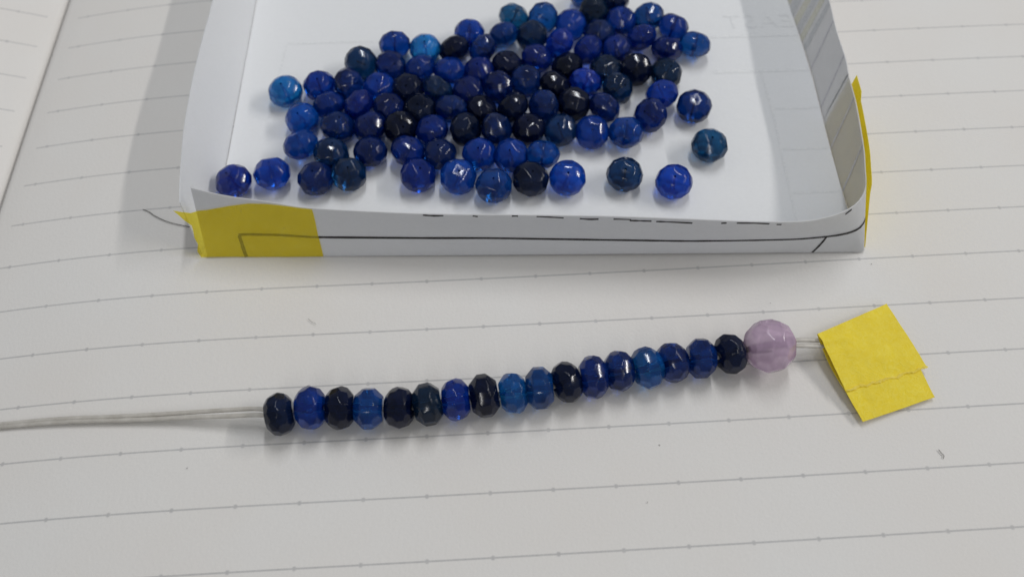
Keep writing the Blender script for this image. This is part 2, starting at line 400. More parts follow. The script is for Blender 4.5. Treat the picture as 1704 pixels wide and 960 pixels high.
def stone_material(name, color, glow, clear, milk=0.35):
    """dyed translucent stone: a cloudy body and a clear tinted share under one polished skin"""
    m = NT(name)
    oi = m.n('ShaderNodeObjectInfo')
    tc = m.n('ShaderNodeTexCoord')
    off = m.n('ShaderNodeVectorMath', operation='ADD')
    sc = m.n('ShaderNodeVectorMath', operation='SCALE'); sc.inputs['Scale'].default_value = 37.0
    cmb = m.n('ShaderNodeCombineXYZ')
    for k in range(3): m.link(oi.outputs['Random'], cmb.inputs[k])
    m.link(cmb.outputs[0], sc.inputs[0])
    m.link(tc.outputs['Object'], off.inputs[0]); m.link(sc.outputs[0], off.inputs[1])
    nz = m.n('ShaderNodeTexNoise'); nz.inputs['Scale'].default_value = 5.5; nz.inputs['Detail'].default_value = 3
    nz.inputs['Distortion'].default_value = 0.8
    m.link(off.outputs[0], nz.inputs['Vector'])
    vein = m.ramp(nz.outputs['Fac'], 0.38, 0.68, 0.0, 1.0)
    dark = tuple(x * (1 - milk) for x in color)
    lite = tuple(min(1, x * (1 + milk) + 0.004) for x in color)
    c = m.mix(vein, dark, lite)
    hv = m.n('ShaderNodeHueSaturation')
    m.link(m.ramp(oi.outputs['Random'], 0, 1, 0.78, 1.22), hv.inputs['Value'])
    m.link(m.ramp(m.math('FRACT', m.math('MULTIPLY', oi.outputs['Random'], 7.3)), 0, 1, 0.490, 0.502), hv.inputs['Hue'])
    m.link(c, hv.inputs['Color'])
    m.link(hv.outputs[0], m.b.inputs['Base Color'])
    m.b.inputs['Roughness'].default_value = 0.11
    m.b.inputs['IOR'].default_value = 1.54
    m.b.inputs['Specular IOR Level'].default_value = 0.18
    g = m.n('ShaderNodeBsdfPrincipled')
    gh = m.n('ShaderNodeHueSaturation')
    m.link(m.ramp(oi.outputs['Random'], 0, 1, 0.8, 1.2), gh.inputs['Value'])
    m.link(m.mix(vein, tuple(x * (1 - milk * 0.6) for x in glow), glow), gh.inputs['Color'])
    m.link(gh.outputs[0], g.inputs['Base Color'])
    g.inputs['Transmission Weight'].default_value = 1.0
    g.inputs['Roughness'].default_value = 0.11
    g.inputs['IOR'].default_value = 1.50
    g.inputs['Specular IOR Level'].default_value = 0.18
    mx = m.n('ShaderNodeMixShader'); mx.inputs[0].default_value = clear
    m.link(m.b.outputs[0], mx.inputs[1]); m.link(g.outputs[0], mx.inputs[2])
    m.link(mx.outputs[0], m.out.inputs['Surface'])
    return m.m


def cord_material():
    m = NT('clear_elastic')
    m.b.inputs['Base Color'].default_value = (0.70, 0.68, 0.64, 1)
    m.b.inputs['Roughness'].default_value = 0.35
    m.b.inputs['Transmission Weight'].default_value = 0.25
    m.b.inputs['IOR'].default_value = 1.35
    c = m.mix(m.ramp(m.noise(9, 3), 0.3, 0.7, 0, 1), (0.56, 0.53, 0.48), (0.72, 0.69, 0.64))
    m.link(c, m.b.inputs['Base Color'])
    return m.m


MAT = {
    'page': page_material('notebook_paper', LINE_START),
    'page_left': page_material('notebook_paper_left', -0.38, True),
    'block': paper_material('page_block_paper', (0.70, 0.68, 0.64), 0.0),
    'cover': ink_material('notebook_cover_card', (0.05, 0.06, 0.09), 0.6),
    'desk': ink_material('desk_laminate', (0.42, 0.40, 0.37), 0.45),
    'tray': paper_material('copier_paper', (0.83, 0.832, 0.84), 0.45),
    'tray_left': paper_material('copier_paper_left', (0.82, 0.83, 0.85), 0.12),
    'tray_floor': paper_material('copier_paper_flat', (0.82, 0.832, 0.85), 0.04),
    'ink': ink_material('black_print', (0.010, 0.007, 0.007), 0.45),
    'ghost': ink_material('print_showing_through', (0.72, 0.735, 0.755), 0.8),
    'ghost_dark': ink_material('print_showing_through_wall', (0.58, 0.57, 0.61), 0.8),
    'ghost_yellow': ink_material('yellow_print_showing_through', (0.70, 0.68, 0.56), 0.8),
    'ghost_grey': ink_material('grey_print_showing_through', (0.60, 0.61, 0.62), 0.8),
    'tape': tape_material('yellow_tape', (1.0, 0.85, 0.09), 0.74, 0.8, 0.12),
    'flag': tape_material('yellow_tape_doubled', (0.93, 0.73, 0.028), 0.0, 0.6, 0.10),
    'tape_side': tape_material('yellow_tape_single', (1.0, 0.87, 0.07), 0.12, 0.4, 0.5),
    'fray': tape_material('torn_tape_fibres', (0.94, 0.78, 0.09), 0.25, 0.6, 0.2),
    'hair': ink_material('dark_hair', (0.03, 0.025, 0.022), 0.4),
    'lint': ink_material('grey_lint', (0.27, 0.26, 0.25), 0.8),
    'cord': cord_material(),
    'lilac': stone_material('lilac_stone', (0.55, 0.405, 0.55), (0.92, 0.80, 0.92), 0.50, 0.12),
    # blue stones, dark to bright
    'K': stone_material('blue_black_stone', (0.0008, 0.0040, 0.0250), (0.01, 0.06, 0.28), 0.24),
    'D': stone_material('slate_teal_stone', (0.0014, 0.0110, 0.036), (0.02, 0.13, 0.38), 0.36),
    'T': stone_material('dark_teal_stone', (0.0013, 0.0170, 0.076), (0.02, 0.18, 0.56), 0.48),
    'N': stone_material('navy_stone', (0.0009, 0.0130, 0.108), (0.01, 0.12, 0.68), 0.5),
    'P': stone_material('indigo_stone', (0.0012, 0.0130, 0.175), (0.012, 0.12, 0.82), 0.52),
    'R': stone_material('royal_blue_stone', (0.0012, 0.0240, 0.290), (0.010, 0.16, 0.94), 0.54),
    'M': stone_material('mid_blue_stone', (0.0014, 0.031, 0.190), (0.015, 0.21, 0.76), 0.52),
    'G': stone_material('teal_blue_stone', (0.0020, 0.037, 0.115), (0.02, 0.24, 0.58), 0.52),
    'A': stone_material('sapphire_stone', (0.0016, 0.033, 0.340), (0.015, 0.18, 0.95), 0.54),
    'B': stone_material('bright_blue_stone', (0.0016, 0.042, 0.340), (0.015, 0.23, 0.95), 0.54),
    'S': stone_material('cerulean_stone', (0.0030, 0.060, 0.290), (0.025, 0.33, 0.90), 0.54),
    'C': stone_material('azure_stone', (0.0045, 0.090, 0.400), (0.03, 0.42, 0.97), 0.56),
}

# ------------------------------------------------------------------ desk and open notebook
desk_z = -1.05
desk = obj('desk', mesh('desk', [(-60, -40, desk_z), (60, -40, desk_z), (60, 50, desk_z), (-60, 50, desk_z)], [(0, 1, 2, 3)], False), MAT['desk'])
tag(desk, 'plain pale desk top under the notebook', kind='structure')

Y0, Y1 = -7.5, 16.5
GUTTER_X = -5.80
notebook = empty('notebook', (GUTTER_X, 4.0, desk_z))
tag(notebook, 'open notebook with ruled dotted lines lying under the tray and the beads', 'notebook')


def page_z(x):
    return interp(x, [p[1] for p in PROFILE], [p[2] for p in PROFILE]) if x < PROFILE[-1][1] else PROFILE[-1][2] - (x - PROFILE[-1][1]) * 0.02


def page_mesh(name, prof, vshift):
    """prof: list of (u, x, z) across the page; sheet of the top leaf with its own UVs in dot and line spacings"""
    ys = [Y0 + (Y1 - Y0) * k / 48 for k in range(49)]
    V, F, UV = [], [], []
    for (u, x, z) in prof:
        for y in ys:
            w = 0.010 * noise.noise(Vector((x * 0.35, y * 0.30, 3.3)))
            V.append((x, y, z + w)); UV.append((u, y / LINE_PITCH + vshift))
    nv = len(ys)
    for i in range(len(prof) - 1):
        for j in range(nv - 1):
            F.append((i * nv + j, (i + 1) * nv + j, (i + 1) * nv + j + 1, i * nv + j + 1))
    me = mesh(name, V, F)
    uvl = me.uv_layers.new(name='UVMap')
    for lp in me.loops: uvl.data[lp.index].uv = UV[lp.vertex_index]
    return recalc(me)


# right-hand page: the measured bow of the sheet, dropping into the fold
right = [(u, x, z) for (u, x, z) in PROFILE if u >= -17.5]
u0, x0, z0 = right[0]
fold = [(u0 - 0.12, x0 - 0.055, z0 - 0.018), (u0 - 0.19, x0 - 0.088, z0 - 0.038), (u0 - 0.23, x0 - 0.105, z0 - 0.075), (u0 - 0.30, x0 - 0.112, z0 - 0.15), (u0 - 0.5, x0 - 0.114, z0 - 0.30)]
right = fold[::-1] + right
ue, xe, ze = right[-1]
for k in range(1, 9):
    right.append((ue + k * 0.75, xe + k * 0.449, ze - 0.010 * k))
xe = right[-1][1]
obj('right_page', page_mesh('right_page', right, 0.0), MAT['page'], notebook)
# left-hand page: rises steeply out of the fold
xg = x0 - 0.150
left = [(0.0, xg - 0.002, z0 - 0.30), (-0.06, xg - 0.004, z0 - 0.15), (-0.12, xg - 0.012, z0 - 0.08), (-0.18, xg - 0.035, z0 - 0.045), (-0.26, xg - 0.08, z0 - 0.015)]
lx, lz, lu = xg - 0.08, z0 - 0.015, -0.26
for k in range(60):
    a = math.radians(max(2.0, 19.0 - 0.55 * k))
    lx -= math.cos(a) * 0.18; lz += math.sin(a) * 0.18; lu -= 0.3
    left.append((lu, lx, lz))
obj('left_page', page_mesh('left_page', left[::-1], -0.12), MAT['page_left'], notebook)


def block(name, prof, mat, bottom, drop):
    """the stack of leaves under a page, with a slight step from the top leaf"""
    P = [(x, z - drop) for (u, x, z) in prof if True]
    V, F = [], []
    for yy in (Y0 + 0.02, Y1 - 0.02):
        for (x, z) in P: V.append((x, yy, z))
        for (x, z) in P: V.append((x, yy, min(bottom, z - 0.05)))
    n = len(P); o2 = 2 * n
    for i in range(n - 1):
        F.append((i, i + 1, o2 + i + 1, o2 + i))
        F.append((n + i, o2 + n + i, o2 + n + i + 1, n + i + 1))
        F.append((i, n + i, n + i + 1, i + 1))
        F.append((o2 + i, o2 + i + 1, o2 + n + i + 1, o2 + n + i))
    for i in (0, n - 1): F.append((i, o2 + i, o2 + n + i, n + i))
    return recalc(mesh(name, V, F, False))


obj('page_block', block('page_block', right[5:], MAT['block'], desk_z + 0.05, 0.02), MAT['block'], notebook)
obj('page_block', block('page_block', left[5:][::-1], MAT['block'], desk_z + 0.05, 0.02), MAT['block'], notebook)
cv = [(left[-1][1] - 0.1, desk_z + 0.002), (xe + 0.1, desk_z + 0.002)]
cvm = bmesh.new()
bmesh.ops.create_cube(cvm, size=1.0)
for v in cvm.verts:
    v.co.x = cv[0][0] if v.co.x < 0 else cv[1][0]
    v.co.y = Y0 - 0.1 if v.co.y < 0 else Y1 + 0.1
    v.co.z = desk_z + 0.004 if v.co.z < 0 else desk_z + 0.045
cme = bpy.data.meshes.new('cover'); cvm.to_mesh(cme); cvm.free()
obj('cover', cme, MAT['cover'], notebook)

# ------------------------------------------------------------------ paper tray
FLOOR_Z = 0.036
tray = empty('paper_tray', (0.6, 6.2, FLOOR_Z))
tag(tray, 'shallow white tray folded from printed paper and taped at the corners, holding loose blue beads', 'tray')
PT = 0.011

# floor sheet
FL = [(3.40, -3.085), (4.34, -3.035), (4.79, -3.01), (7.69, -2.96), (9.3, -2.93)]
FR = [(3.06, 4.265), (3.45, 4.25), (3.80, 4.245), (4.55, 4.275), (5.35, 4.325), (5.85, 4.355), (6.4, 4.365), (9.3, 4.38)]
g = []
for i in range(25):
    s = i / 24
    row = []
    for j in range(29):
        t = j / 28
        yl = 3.455 + (9.28 - 3.455) * t; yr = 3.085 + (9.28 - 3.085) * t
        xl = interp(yl, [p[0] for p in FL], [p[1] for p in FL]) + 0.012; xr = interp(yr, [p[0] for p in FR], [p[1] for p in FR]) - 0.002
        x = xl + (xr - xl) * s; y = yl + (yr - yl) * s
        row.append(Vector((x, y, FLOOR_Z)))
    g.append(row)
# thickness goes down
gn = [[p.copy() for p in r] for r in g]
obj('floor_sheet', sheet('floor_sheet', [r[::-1] for r in gn], PT * 0.6), MAT['tray_floor'], tray)


def wall_grid(base, top, sub, nz, bulge=0.0):
    B = catmull([Vector((b[0], b[1], 0.026)) for b in base], sub)
    T = catmull([Vector(t) for t in top], sub)
    out = []
    for b, t in zip(B, T):
        col = []
        for k in range(nz + 1):
            h = k / nz
            col.append(b.lerp(t, h))
        out.append(col)
    return out


SUB = 4
wall = wall_grid(FRONT_BASE, FRONT_TOP, SUB, 10)
obj('front_and_right_wall', sheet('front_and_right_wall', wall, PT), MAT['tray'], tray)


def wall_point(t, h, off=0.0):
    """a point on the outer face of the front and right wall: t counts the measured columns, h from 0 at the foot to 1 at the rim"""
    i = max(0, min(len(wall) - 2, int(math.floor(t * SUB)))); f = t * SUB - i
    k = max(0, min(9, int(h * 10))); g2 = h * 10 - k
    a, b, c, d = wall[i][k], wall[i + 1][k], wall[i][k + 1], wall[i + 1][k + 1]
    p = (a.lerp(b, f)).lerp(c.lerp(d, f), g2)
    n = (b - a).cross(c - a).normalized()       # outward: towards the viewer on the front wall
    return p + n * off


n_probe = wall_point(6.5, 0.5, 1.0) - wall_point(6.5, 0.5, 0.0)
OUT = 1.0 if n_probe.y < 0 else -1.0
if OUT > 0:
    OUT0 = 0.0
# the sheet thickens along +grid normal; the marks sit just outside of whichever face looks outward
gn0 = grid_normals([r for r in wall[20:23]])[1][5]
OUTER = OUT * (PT if (gn0.y < 0) == (OUT > 0 and n_probe.y < 0) and gn0.y < 0 else 0.0)


def t_of_x(x, h):
    lo, hi = 0.0, 13.0
    for _ in range(40):
        mid = (lo + hi) / 2
        if wall_point(mid, h).x < x: lo = mid
        else: hi = mid
    return lo


def h_of(x, z):
    h = z / 0.75
    for _ in range(8):
        t = t_of_x(x, h)
        za, zb = wall_point(t, 0.0).z, wall_point(t, 0.999).z
        h = min(0.999, max(0.0, (z - za) / (zb - za)))
    return t, h


def mark(name, th, half, mat, off=0.004, taper=None, jit=0.0):
    """a printed stroke lying on the outer face of the wall, th = list of (column, height)"""
    V, F = [], []
    P = [wall_point(t, h, OUTER + OUT * off) for t, h in th]
    n = len(P)
    for i, p in enumerate(P):
        d = (P[min(i + 1, n - 1)] - P[max(i - 1, 0)]).normalized()
        nn = (wall_point(th[i][0], th[i][1], 1.0) - wall_point(th[i][0], th[i][1], 0.0)).normalized()
        s = nn.cross(d).normalized()
        w = half * (1 + jit * (random.random() - 0.5)) * (taper[i] if taper else 1)
        V += [p - s * w, p + s * w]
    for i in range(n - 1): F.append((2 * i, 2 * i + 1, 2 * i + 3, 2 * i + 2))
    return obj(name, mesh(name, V, F), mat, tray)


def dense(pts, n):
    P = catmull([Vector((p[0], p[1], 0)) for p in pts], n)
    return [(p.x, p.y) for p in P]


# printed frame line along the front wall, round the corner, with its two short ends
th = [h_of(x, z) for (x, y, z) in LINE_MAIN if x < 3.4]
t_end, h_end = th[-1]
th = dense(th + [(11.0, 0.45), (12.0, 0.455), (13.0, 0.47), (14.0, 0.50), (14.8, 0.545)], 5)
mark('printed_line', th, 0.0165, MAT['ink'], 0.004, jit=0.22)
mark('printed_line', dense([h_of(x, max(0.03, z)) for (x, y, z) in LINE_LEFT], 4), 0.020, MAT['ink'], 0.0045, jit=0.3)
mark('printed_line', dense([(11.50, 0.44), (11.42, 0.3), (11.32, 0.15), (11.22, 0.01)], 4), 0.013, MAT['ink'], 0.0045, jit=0.2)
# feet of letters cut off by the rim
for bit in LETTER_BITS:
    tb = [h_of(x, z) for (x, y, z) in bit]
    mark('printed_letter_foot', dense(tb, 3), 0.011, MAT['ink'], 0.004, jit=0.6)
mark('printed_letter_foot', [(12.25, 0.93), (12.5, 0.955), (12.75, 0.965)], 0.013, MAT['ink'], 0.004)

# left wall
LB = [(3.50, -3.125), (3.9, -3.085), (4.34, -3.045), (4.79, -3.02), (5.6, -3.005), (6.6, -2.985), (7.69, -2.97), (9.3, -2.94)]
LTOP = [(-3.185, 3.74, 0.66), (-3.205, 3.97, 0.70), (-3.245, 4.40, 0.71), (-3.275, 4.80, 0.715), (-3.285, 5.56, 0.72), (-3.262, 6.3, 0.72), (-3.234, 6.93, 0.72), (-3.20, 9.3, 0.72)]
lw = wall_grid([(x, y) for (y, x) in LB], LTOP, 4, 8)
obj('left_wall', sheet('left_wall', lw, PT), MAT['tray_left'], tray)
# back wall, beyond the picture
bw = wall_grid([(-2.94 + 7.33 * k / 6, 9.3) for k in range(7)], [(-3.2 + 7.76 * k / 6, 9.45, 0.73) for k in range(7)], 2, 6)
obj('back_wall', sheet('back_wall', bw, PT), MAT['tray'], tray)

# corner tapes
tg = []
for i, c in enumerate(TAPE_GRID):
    col = []
    for j, p in enumerate(c):
        x, z = p[0], max(p[2], 0.032)
        h = z / 0.78
        t = 0.0
        for _ in range(10):
            if x < wall_point(0.0, h).x:
                a0, a1 = wall_point(0.0, h), wall_point(0.5, h)
                t = (x - a0.x) / (a1.x - a0.x) * 0.5
            else: t = t_of_x(x, h)
            tt = max(t, 0.0)
            za, zb = wall_point(tt, 0.0).z, wall_point(tt, 0.999).z
            h = min(0.999, max(0.0, (z - za) / (zb - za)))
        q = wall_point(t, h, OUTER + OUT * 0.010)
        if t < 0: q.y -= 0.10 * (-t) * h          # the free end of the tape stands off
        q.y += 0.003 * noise.noise(q * 3.0)
        if i == 0: q.x += random.uniform(-0.022, 0.022)   # torn edge
        if i < 2 and j < 3: q += Vector((-0.06, 0.0, 0.055)) * (1 - j / 3) * (1 - 0.55 * i)
        col.append(q)
    tg.append(col)
t1 = obj('corner_tape', sheet('corner_tape', [c[::-1] for c in tg], -0.003), MAT['tape'], tray)
t1['label'] = 'yellow tape with torn left edge over the front left corner'
g = []
for i in range(16):
    t = 15.0 + (19.9 - 15.0) * i / 15
    col = []
    for k in range(9):
        h = k / 8 * 0.998
        off = 0.010 + (0.05 * h if t > 19 else 0.03 * h)
        p = wall_point(t, h, OUTER + OUT * off)
        if k == 8: p = p + Vector((0, 0, 0.03 + (0.03 if i > 12 else 0.0)))
        col.append(p)
    g.append(col)
t2 = obj('corner_tape', sheet('corner_tape', g, 0.004), MAT['tape_side'], tray)
t2['label'] = 'yellow tape on the outside of the right wall'


# print on the underside of the paper, faintly showing through
def floor_mark(name, pts, half, mat, z=FLOOR_Z + 0.0025):
    V, F = [], []
    P = [Vector((p[0], p[1], z)) for p in pts]
    n = len(P)
    for i, p in enumerate(P):
        d = (P[min(i + 1, n - 1)] - P[max(i - 1, 0)]).normalized()
        s = Vector((-d.y, d.x, 0)) * half
        V += [p - s, p + s]
    for i in range(n - 1): F.append((2 * i, 2 * i + 2, 2 * i + 3, 2 * i + 1))
    return obj(name, mesh(name, V, F), mat, tray)


for pts, w in (([(3.15, 6.583), (4.345, 6.556)], 0.03), ([(3.10, 5.931), (4.335, 5.907)], 0.03), ([(3.715, 5.255), (4.30, 5.238)], 0.016),
               ([(3.67, 4.600), (4.26, 4.582)], 0.016), ([(3.625, 3.936), (4.225, 3.927)], 0.016),
               ([(3.718, 5.88), (3.704, 5.006), (3.641, 3.936), (3.61, 3.4)], 0.014),
               ([(-2.448, 6.814), (-1.794, 6.806), (-1.154, 6.776)], 0.02), ([(-2.462, 6.79), (-2.489, 6.39), (-2.521, 6.068), (-2.56, 5.5)], 0.018)):
    floor_mark('print_showing_through', pts, w, MAT['ghost'], FLOOR_Z + 0.0025 + (0.001 if abs(pts[0][0] - pts[-1][0]) < 0.3 else 0))
fc = bpy.data.curves.new('ghost_letters', 'FONT')
fc.body = 'EAST'; fc.size = 0.42; fc.space_character = 1.15
fo = bpy.data.objects.new('ghost_letters', fc); COL.objects.link(fo)
bpy.context.view_layer.update()
fme = bpy.data.meshes.new_from_object(fo.evaluated_get(bpy.context.evaluated_depsgraph_get()))
bpy.data.objects.remove(fo)
fme.transform(Matrix.Translation((4.36, 6.70, FLOOR_Z + 0.0035)) @ Matrix.Rotation(-0.03, 4, 'Z') @ Matrix.Diagonal((-0.92, 0.88, 1, 1)))
fme.flip_normals()
fme.materials.clear()
obj('print_showing_through', fme, MAT['ghost'], tray)


def wall_inner(name, t0, t1, h0, h1, half, mat, off=0.004, n=6):
    """a printed line of the outer face, seen on the inner face of the right wall"""
    V, F = [], []
    inner = (OUTER - OUT * PT if OUTER else 0.0) if OUTER else -OUT * PT
    for i in range(n + 1):
        f = i / n
        t, h = t0 + (t1 - t0) * f, h0 + (h1 - h0) * f
        for s in (-half, half): V.append(wall_point(t + s, h, INNER - OUT * off))
    for i in range(n): F.append((2 * i, 2 * i + 1, 2 * i + 3, 2 * i + 2))
    return obj(name, mesh(name, V, F), mat, tray)


INNER = OUTER - OUT * PT


def t_of_y(y, h):
    lo, hi = 15.0, 25.9
    for _ in range(40):
        mid = (lo + hi) / 2
        if wall_point(mid, h).y < y: lo = mid
        else: hi = mid
    return lo


def wall_line(yb, yt, half, mat):
    V, F = [], []
    n = 7
    for i in range(n + 1):
        h = 0.02 + 0.975 * i / n
        y = yb + (yt - yb) * i / n
        for s in (-half, half): V.append(wall_point(t_of_y(y + s, h), h, INNER - OUT * 0.004))
    for i in range(n): F.append((2 * i, 2 * i + 1, 2 * i + 3, 2 * i + 2))
    return obj('print_showing_through', mesh('print_showing_through', V, F), mat, tray)


for yb, yt in ((3.925, 4.02), (4.58, 4.72), (5.235, 5.38), (5.905, 5.98)):
    wall_line(yb, yt, 0.016, MAT['ghost_dark'])
for yb, yt, hw, mm in ((6.28, 6.30, 0.05, 'ghost_grey'), (6.46, 6.50, 0.06, 'ghost_yellow'), (6.62, 6.66, 0.05, 'ghost_grey'), (6.78, 6.82, 0.07, 'ghost_yellow'), (7.0, 7.05, 0.08, 'ghost_grey'), (7.2, 7.24, 0.07, 'ghost_yellow')):
    wall_line(yb, yt, hw, MAT[mm])


# ------------------------------------------------------------------ beads
def cut_bead(name, a, c, cap, rows, hole, seed, bevel=0.010, flat=0.5):
    """faceted bead: an ellipsoid cut by flat planes, drilled along Z, with softly worn facet edges"""
    rnd = random.Random(seed)
    bm = bmesh.new()
    bmesh.ops.create_cube(bm, size=4 * max(a, c))
    planes = []
    for lat, n, ph in rows:
        for k in range(n):
            la = math.radians(lat + rnd.uniform(-2.5, 2.5)); az = 2 * math.pi * (k + ph) / n + rnd.uniform(-0.05, 0.05)
            nv = Vector((math.cos(la) * math.cos(az), math.cos(la) * math.sin(az), math.sin(la)))
            d = math.sqrt((a * math.cos(la)) ** 2 + (c * math.sin(la)) ** 2) * rnd.uniform(0.972, 0.992)
            planes.append((nv, d))
    for s in (-1, 1): planes.append((Vector((0, 0, s)), cap))
    for nv, d in planes:
        r = bmesh.ops.bisect_plane(bm, geom=bm.verts[:] + bm.edges[:] + bm.faces[:], plane_co=nv * d, plane_no=nv, clear_outer=True, dist=1e-6)
        ed = [e for e in r['geom_cut'] if isinstance(e, bmesh.types.BMEdge)]
        if ed: bmesh.ops.edgeloop_fill(bm, edges=ed)
    bmesh.ops.remove_doubles(bm, verts=bm.verts, dist=a * 0.05)
    bmesh.ops.dissolve_limit(bm, angle_limit=0.01, verts=bm.verts, edges=bm.edges)
    bm.normal_update()
    # drill
    caps = []
    for s in (-1, 1):
        f = max(bm.faces, key=lambda q: q.normal.z * s)
        if f.normal.z * s > 0.98: caps.append((s, f))
    inner = []
    for s, f in caps:
        vs = [v.co.copy() for v in f.verts]
        n = 12
        z = sum(v.z for v in vs) / len(vs)
        ring = [bm.verts.new((hole * math.cos(2 * math.pi * k / n), hole * math.sin(2 * math.pi * k / n), z - s * 0.002)) for k in range(n)]
        outer = list(f.verts)
        bmesh.ops.delete(bm, geom=[f], context='FACES_ONLY')
        re = [bm.edges.new((ring[k], ring[(k + 1) % n])) for k in range(n)]
        oe = [bm.edges.get((outer[k], outer[(k + 1) % len(outer)])) for k in range(len(outer))]
        bmesh.ops.bridge_loops(bm, edges=re + [e for e in oe if e])
        inner.append([bm.verts.new(v.co) for v in ring])     # the bore keeps a crisp rim
    if len(inner) == 2:
        n = 12
        for k in range(n): bm.faces.new((inner[0][k], inner[0][(k + 1) % n], inner[1][(k + 1) % n], inner[1][k]))
    bmesh.ops.recalc_face_normals(bm, faces=bm.faces)
    sharp = [e for e in bm.edges if len(e.link_faces) == 2 and e.calc_face_angle(0) > 0.12 and max(v.co.xy.length for v in e.verts) > hole * 1.5 and min(v.co.xy.length for v in e.verts) > hole * 1.2]
    bmesh.ops.bevel(bm, geom=sharp, offset=bevel, segments=2, profile=0.5, affect='EDGES', clamp_overlap=True)
    bmesh.ops.recalc_face_normals(bm, faces=bm.faces)
    me = bpy.data.meshes.new(name)
    for f in bm.faces: f.smooth = True
    bm.normal_update()
    nrm = []
    for v in bm.verts:          # big facets rule the normals: flat facets, softly rounded edges
        n = Vector((0, 0, 0))
        for f in v.link_faces: n += f.normal * f.calc_area() ** flat
        nrm.append(n.normalized() if n.length > 0 else v.normal.copy())
    bm.to_mesh(me); bm.free()
    me.normals_split_custom_set_from_vertices(nrm)
    return me


SHAPES = []
for k in range(6):          # loose beads: rounder ends
    n = (10, 9, 11, 10, 9, 10)[k]
    if k % 2: rows = [(0, n, 0), (37, n, 0.5), (-37, n, 0.5), (66, n // 2, 0.2), (-66, n // 2, 0.6)]
    else: rows = [(19, n, 0), (-19, n, 0.5), (50, n, 0.5), (-50, n, 0.0), (74, n // 2, 0.3), (-74, n // 2, 0.1)]
    SHAPES.append(cut_bead('rondelle_bead', 0.205, 0.158, 0.148, rows, 0.0125, 40 + k))
for k in range(5):          # threaded beads: barrel-shaped, flat ends against each other
    n = (10, 10, 9, 11, 9)[k]
    if k % 2: rows = [(0, n, 0), (42, n, 0.5), (-42, n, 0.5)]
    else: rows = [(17, n, 0), (-17, n, 0.5), (50, n, 0.5), (-50, n, 0.0)]
    SHAPES.append(cut_bead('rondelle_bead', 0.205, 0.173, 0.1415, rows, 0.024, 60 + k))


def bead(name, loc, q, size, shape, mat):
    me = SHAPES[shape]
    o = bpy.data.objects.new(name, me)
    COL.objects.link(o)
    if not me.materials: me.materials.append(MAT['R'])
    o.material_slots[0].link = 'OBJECT'
    o.material_slots[0].material = MAT[mat]
    o.rotation_mode = 'QUATERNION'
    o.rotation_quaternion = q
    o.scale = size
    o.location = loc
    return o


COLOUR = {'K': 'blue-black', 'D': 'slate teal', 'T': 'dark teal', 'N': 'navy', 'P': 'indigo', 'R': 'royal blue', 'M': 'mid blue', 'G': 'teal blue',
          'A': 'sapphire blue', 'B': 'bright blue', 'S': 'cerulean blue', 'C': 'pale azure'}
ORD = ['first', 'second', 'third', 'fourth', 'fifth', 'sixth', 'seventh', 'eighth', 'ninth', 'tenth', 'eleventh', 'twelfth', 'thirteenth', 'fourteenth', 'fifteenth', 'sixteenth', 'seventeenth']
ROWNAME = ['frontmost row', 'second row from the tray front', 'third row from the tray front', 'fourth row from the tray front', 'middle row of the heap',
           'fourth row from the back', 'third row from the back', 'second row from the back', 'rearmost row']
SPECIAL = {(0, 0): 'deep blue faceted bead in the front left corner of the tray, beside the yellow tape',
           (0, 8): 'sapphire blue faceted bead in the front row showing its drilled hole',
           (0, 10): 'royal blue faceted bead at the right end of the front row, apart from the others',
           (1, 8): 'teal blue faceted bead lying alone near the right wall of the tray',
           (3, 0): 'pale azure faceted bead lying alone near the left wall of the tray',
           (3, 12): 'navy faceted bead at the right edge of the heap, touching no other bead',
           (6, 11): 'mid blue faceted bead at the far right end of the heap, near the back',
           (6, 1): 'pale azure faceted bead on the upper left slope of the heap'}

rb = random.Random(5)
ALL = [(x, y) for row in LOOSE for (x, y, c) in row]
for r, row in enumerate(LOOSE):
    for k, (x, y, c) in enumerate(row):
        near = sorted(math.hypot(x - a, y - b) for a, b in ALL)[1]
        s = min(1.03, near / 0.38) * rb.uniform(0.985, 1.0)
        az = rb.uniform(0, 2 * math.pi)
        tilt = math.radians(rb.choice((5, 10, 18, 28, 40, 52, 62)))
        if r == 0 or near > 0.42: tilt = min(tilt, math.radians(16))      # beads with room lie flat on an end
        ax = Vector((math.cos(az), math.sin(az), 0))
        q = Quaternion(ax, tilt) @ Quaternion((0, 0, 1), rb.uniform(0, 6.28))
        shp = rb.randrange(6)
        if (r, k) == (0, 8): q = Quaternion((1, 0, 0), math.radians(16)); shp = 3
        # rest the lowest point of the tilted bead on the floor sheet
        R3 = q.to_matrix()
        low = min((R3 @ Vector((v.co.x * s, v.co.y * s, v.co.z * s * 1.06))).z for v in SHAPES[shp].vertices)
        o = bead('loose_bead', (x, y, FLOOR_Z + 0.0005 - low), q, (s, s, s * 1.06), shp, c)
        if (r, k) in SPECIAL: lab = SPECIAL[(r, k)]
        elif k == 0: lab = f'{COLOUR[c]} faceted bead at the left end of the {ROWNAME[r]}'
        elif k == len(row) - 1: lab = f'{COLOUR[c]} faceted bead at the right end of the {ROWNAME[r]}'
        else: lab = f'{COLOUR[c]} faceted bead, {ORD[k]} from left in the {ROWNAME[r]}'
        tag(o, lab, 'bead', 'loose beads in the paper tray')

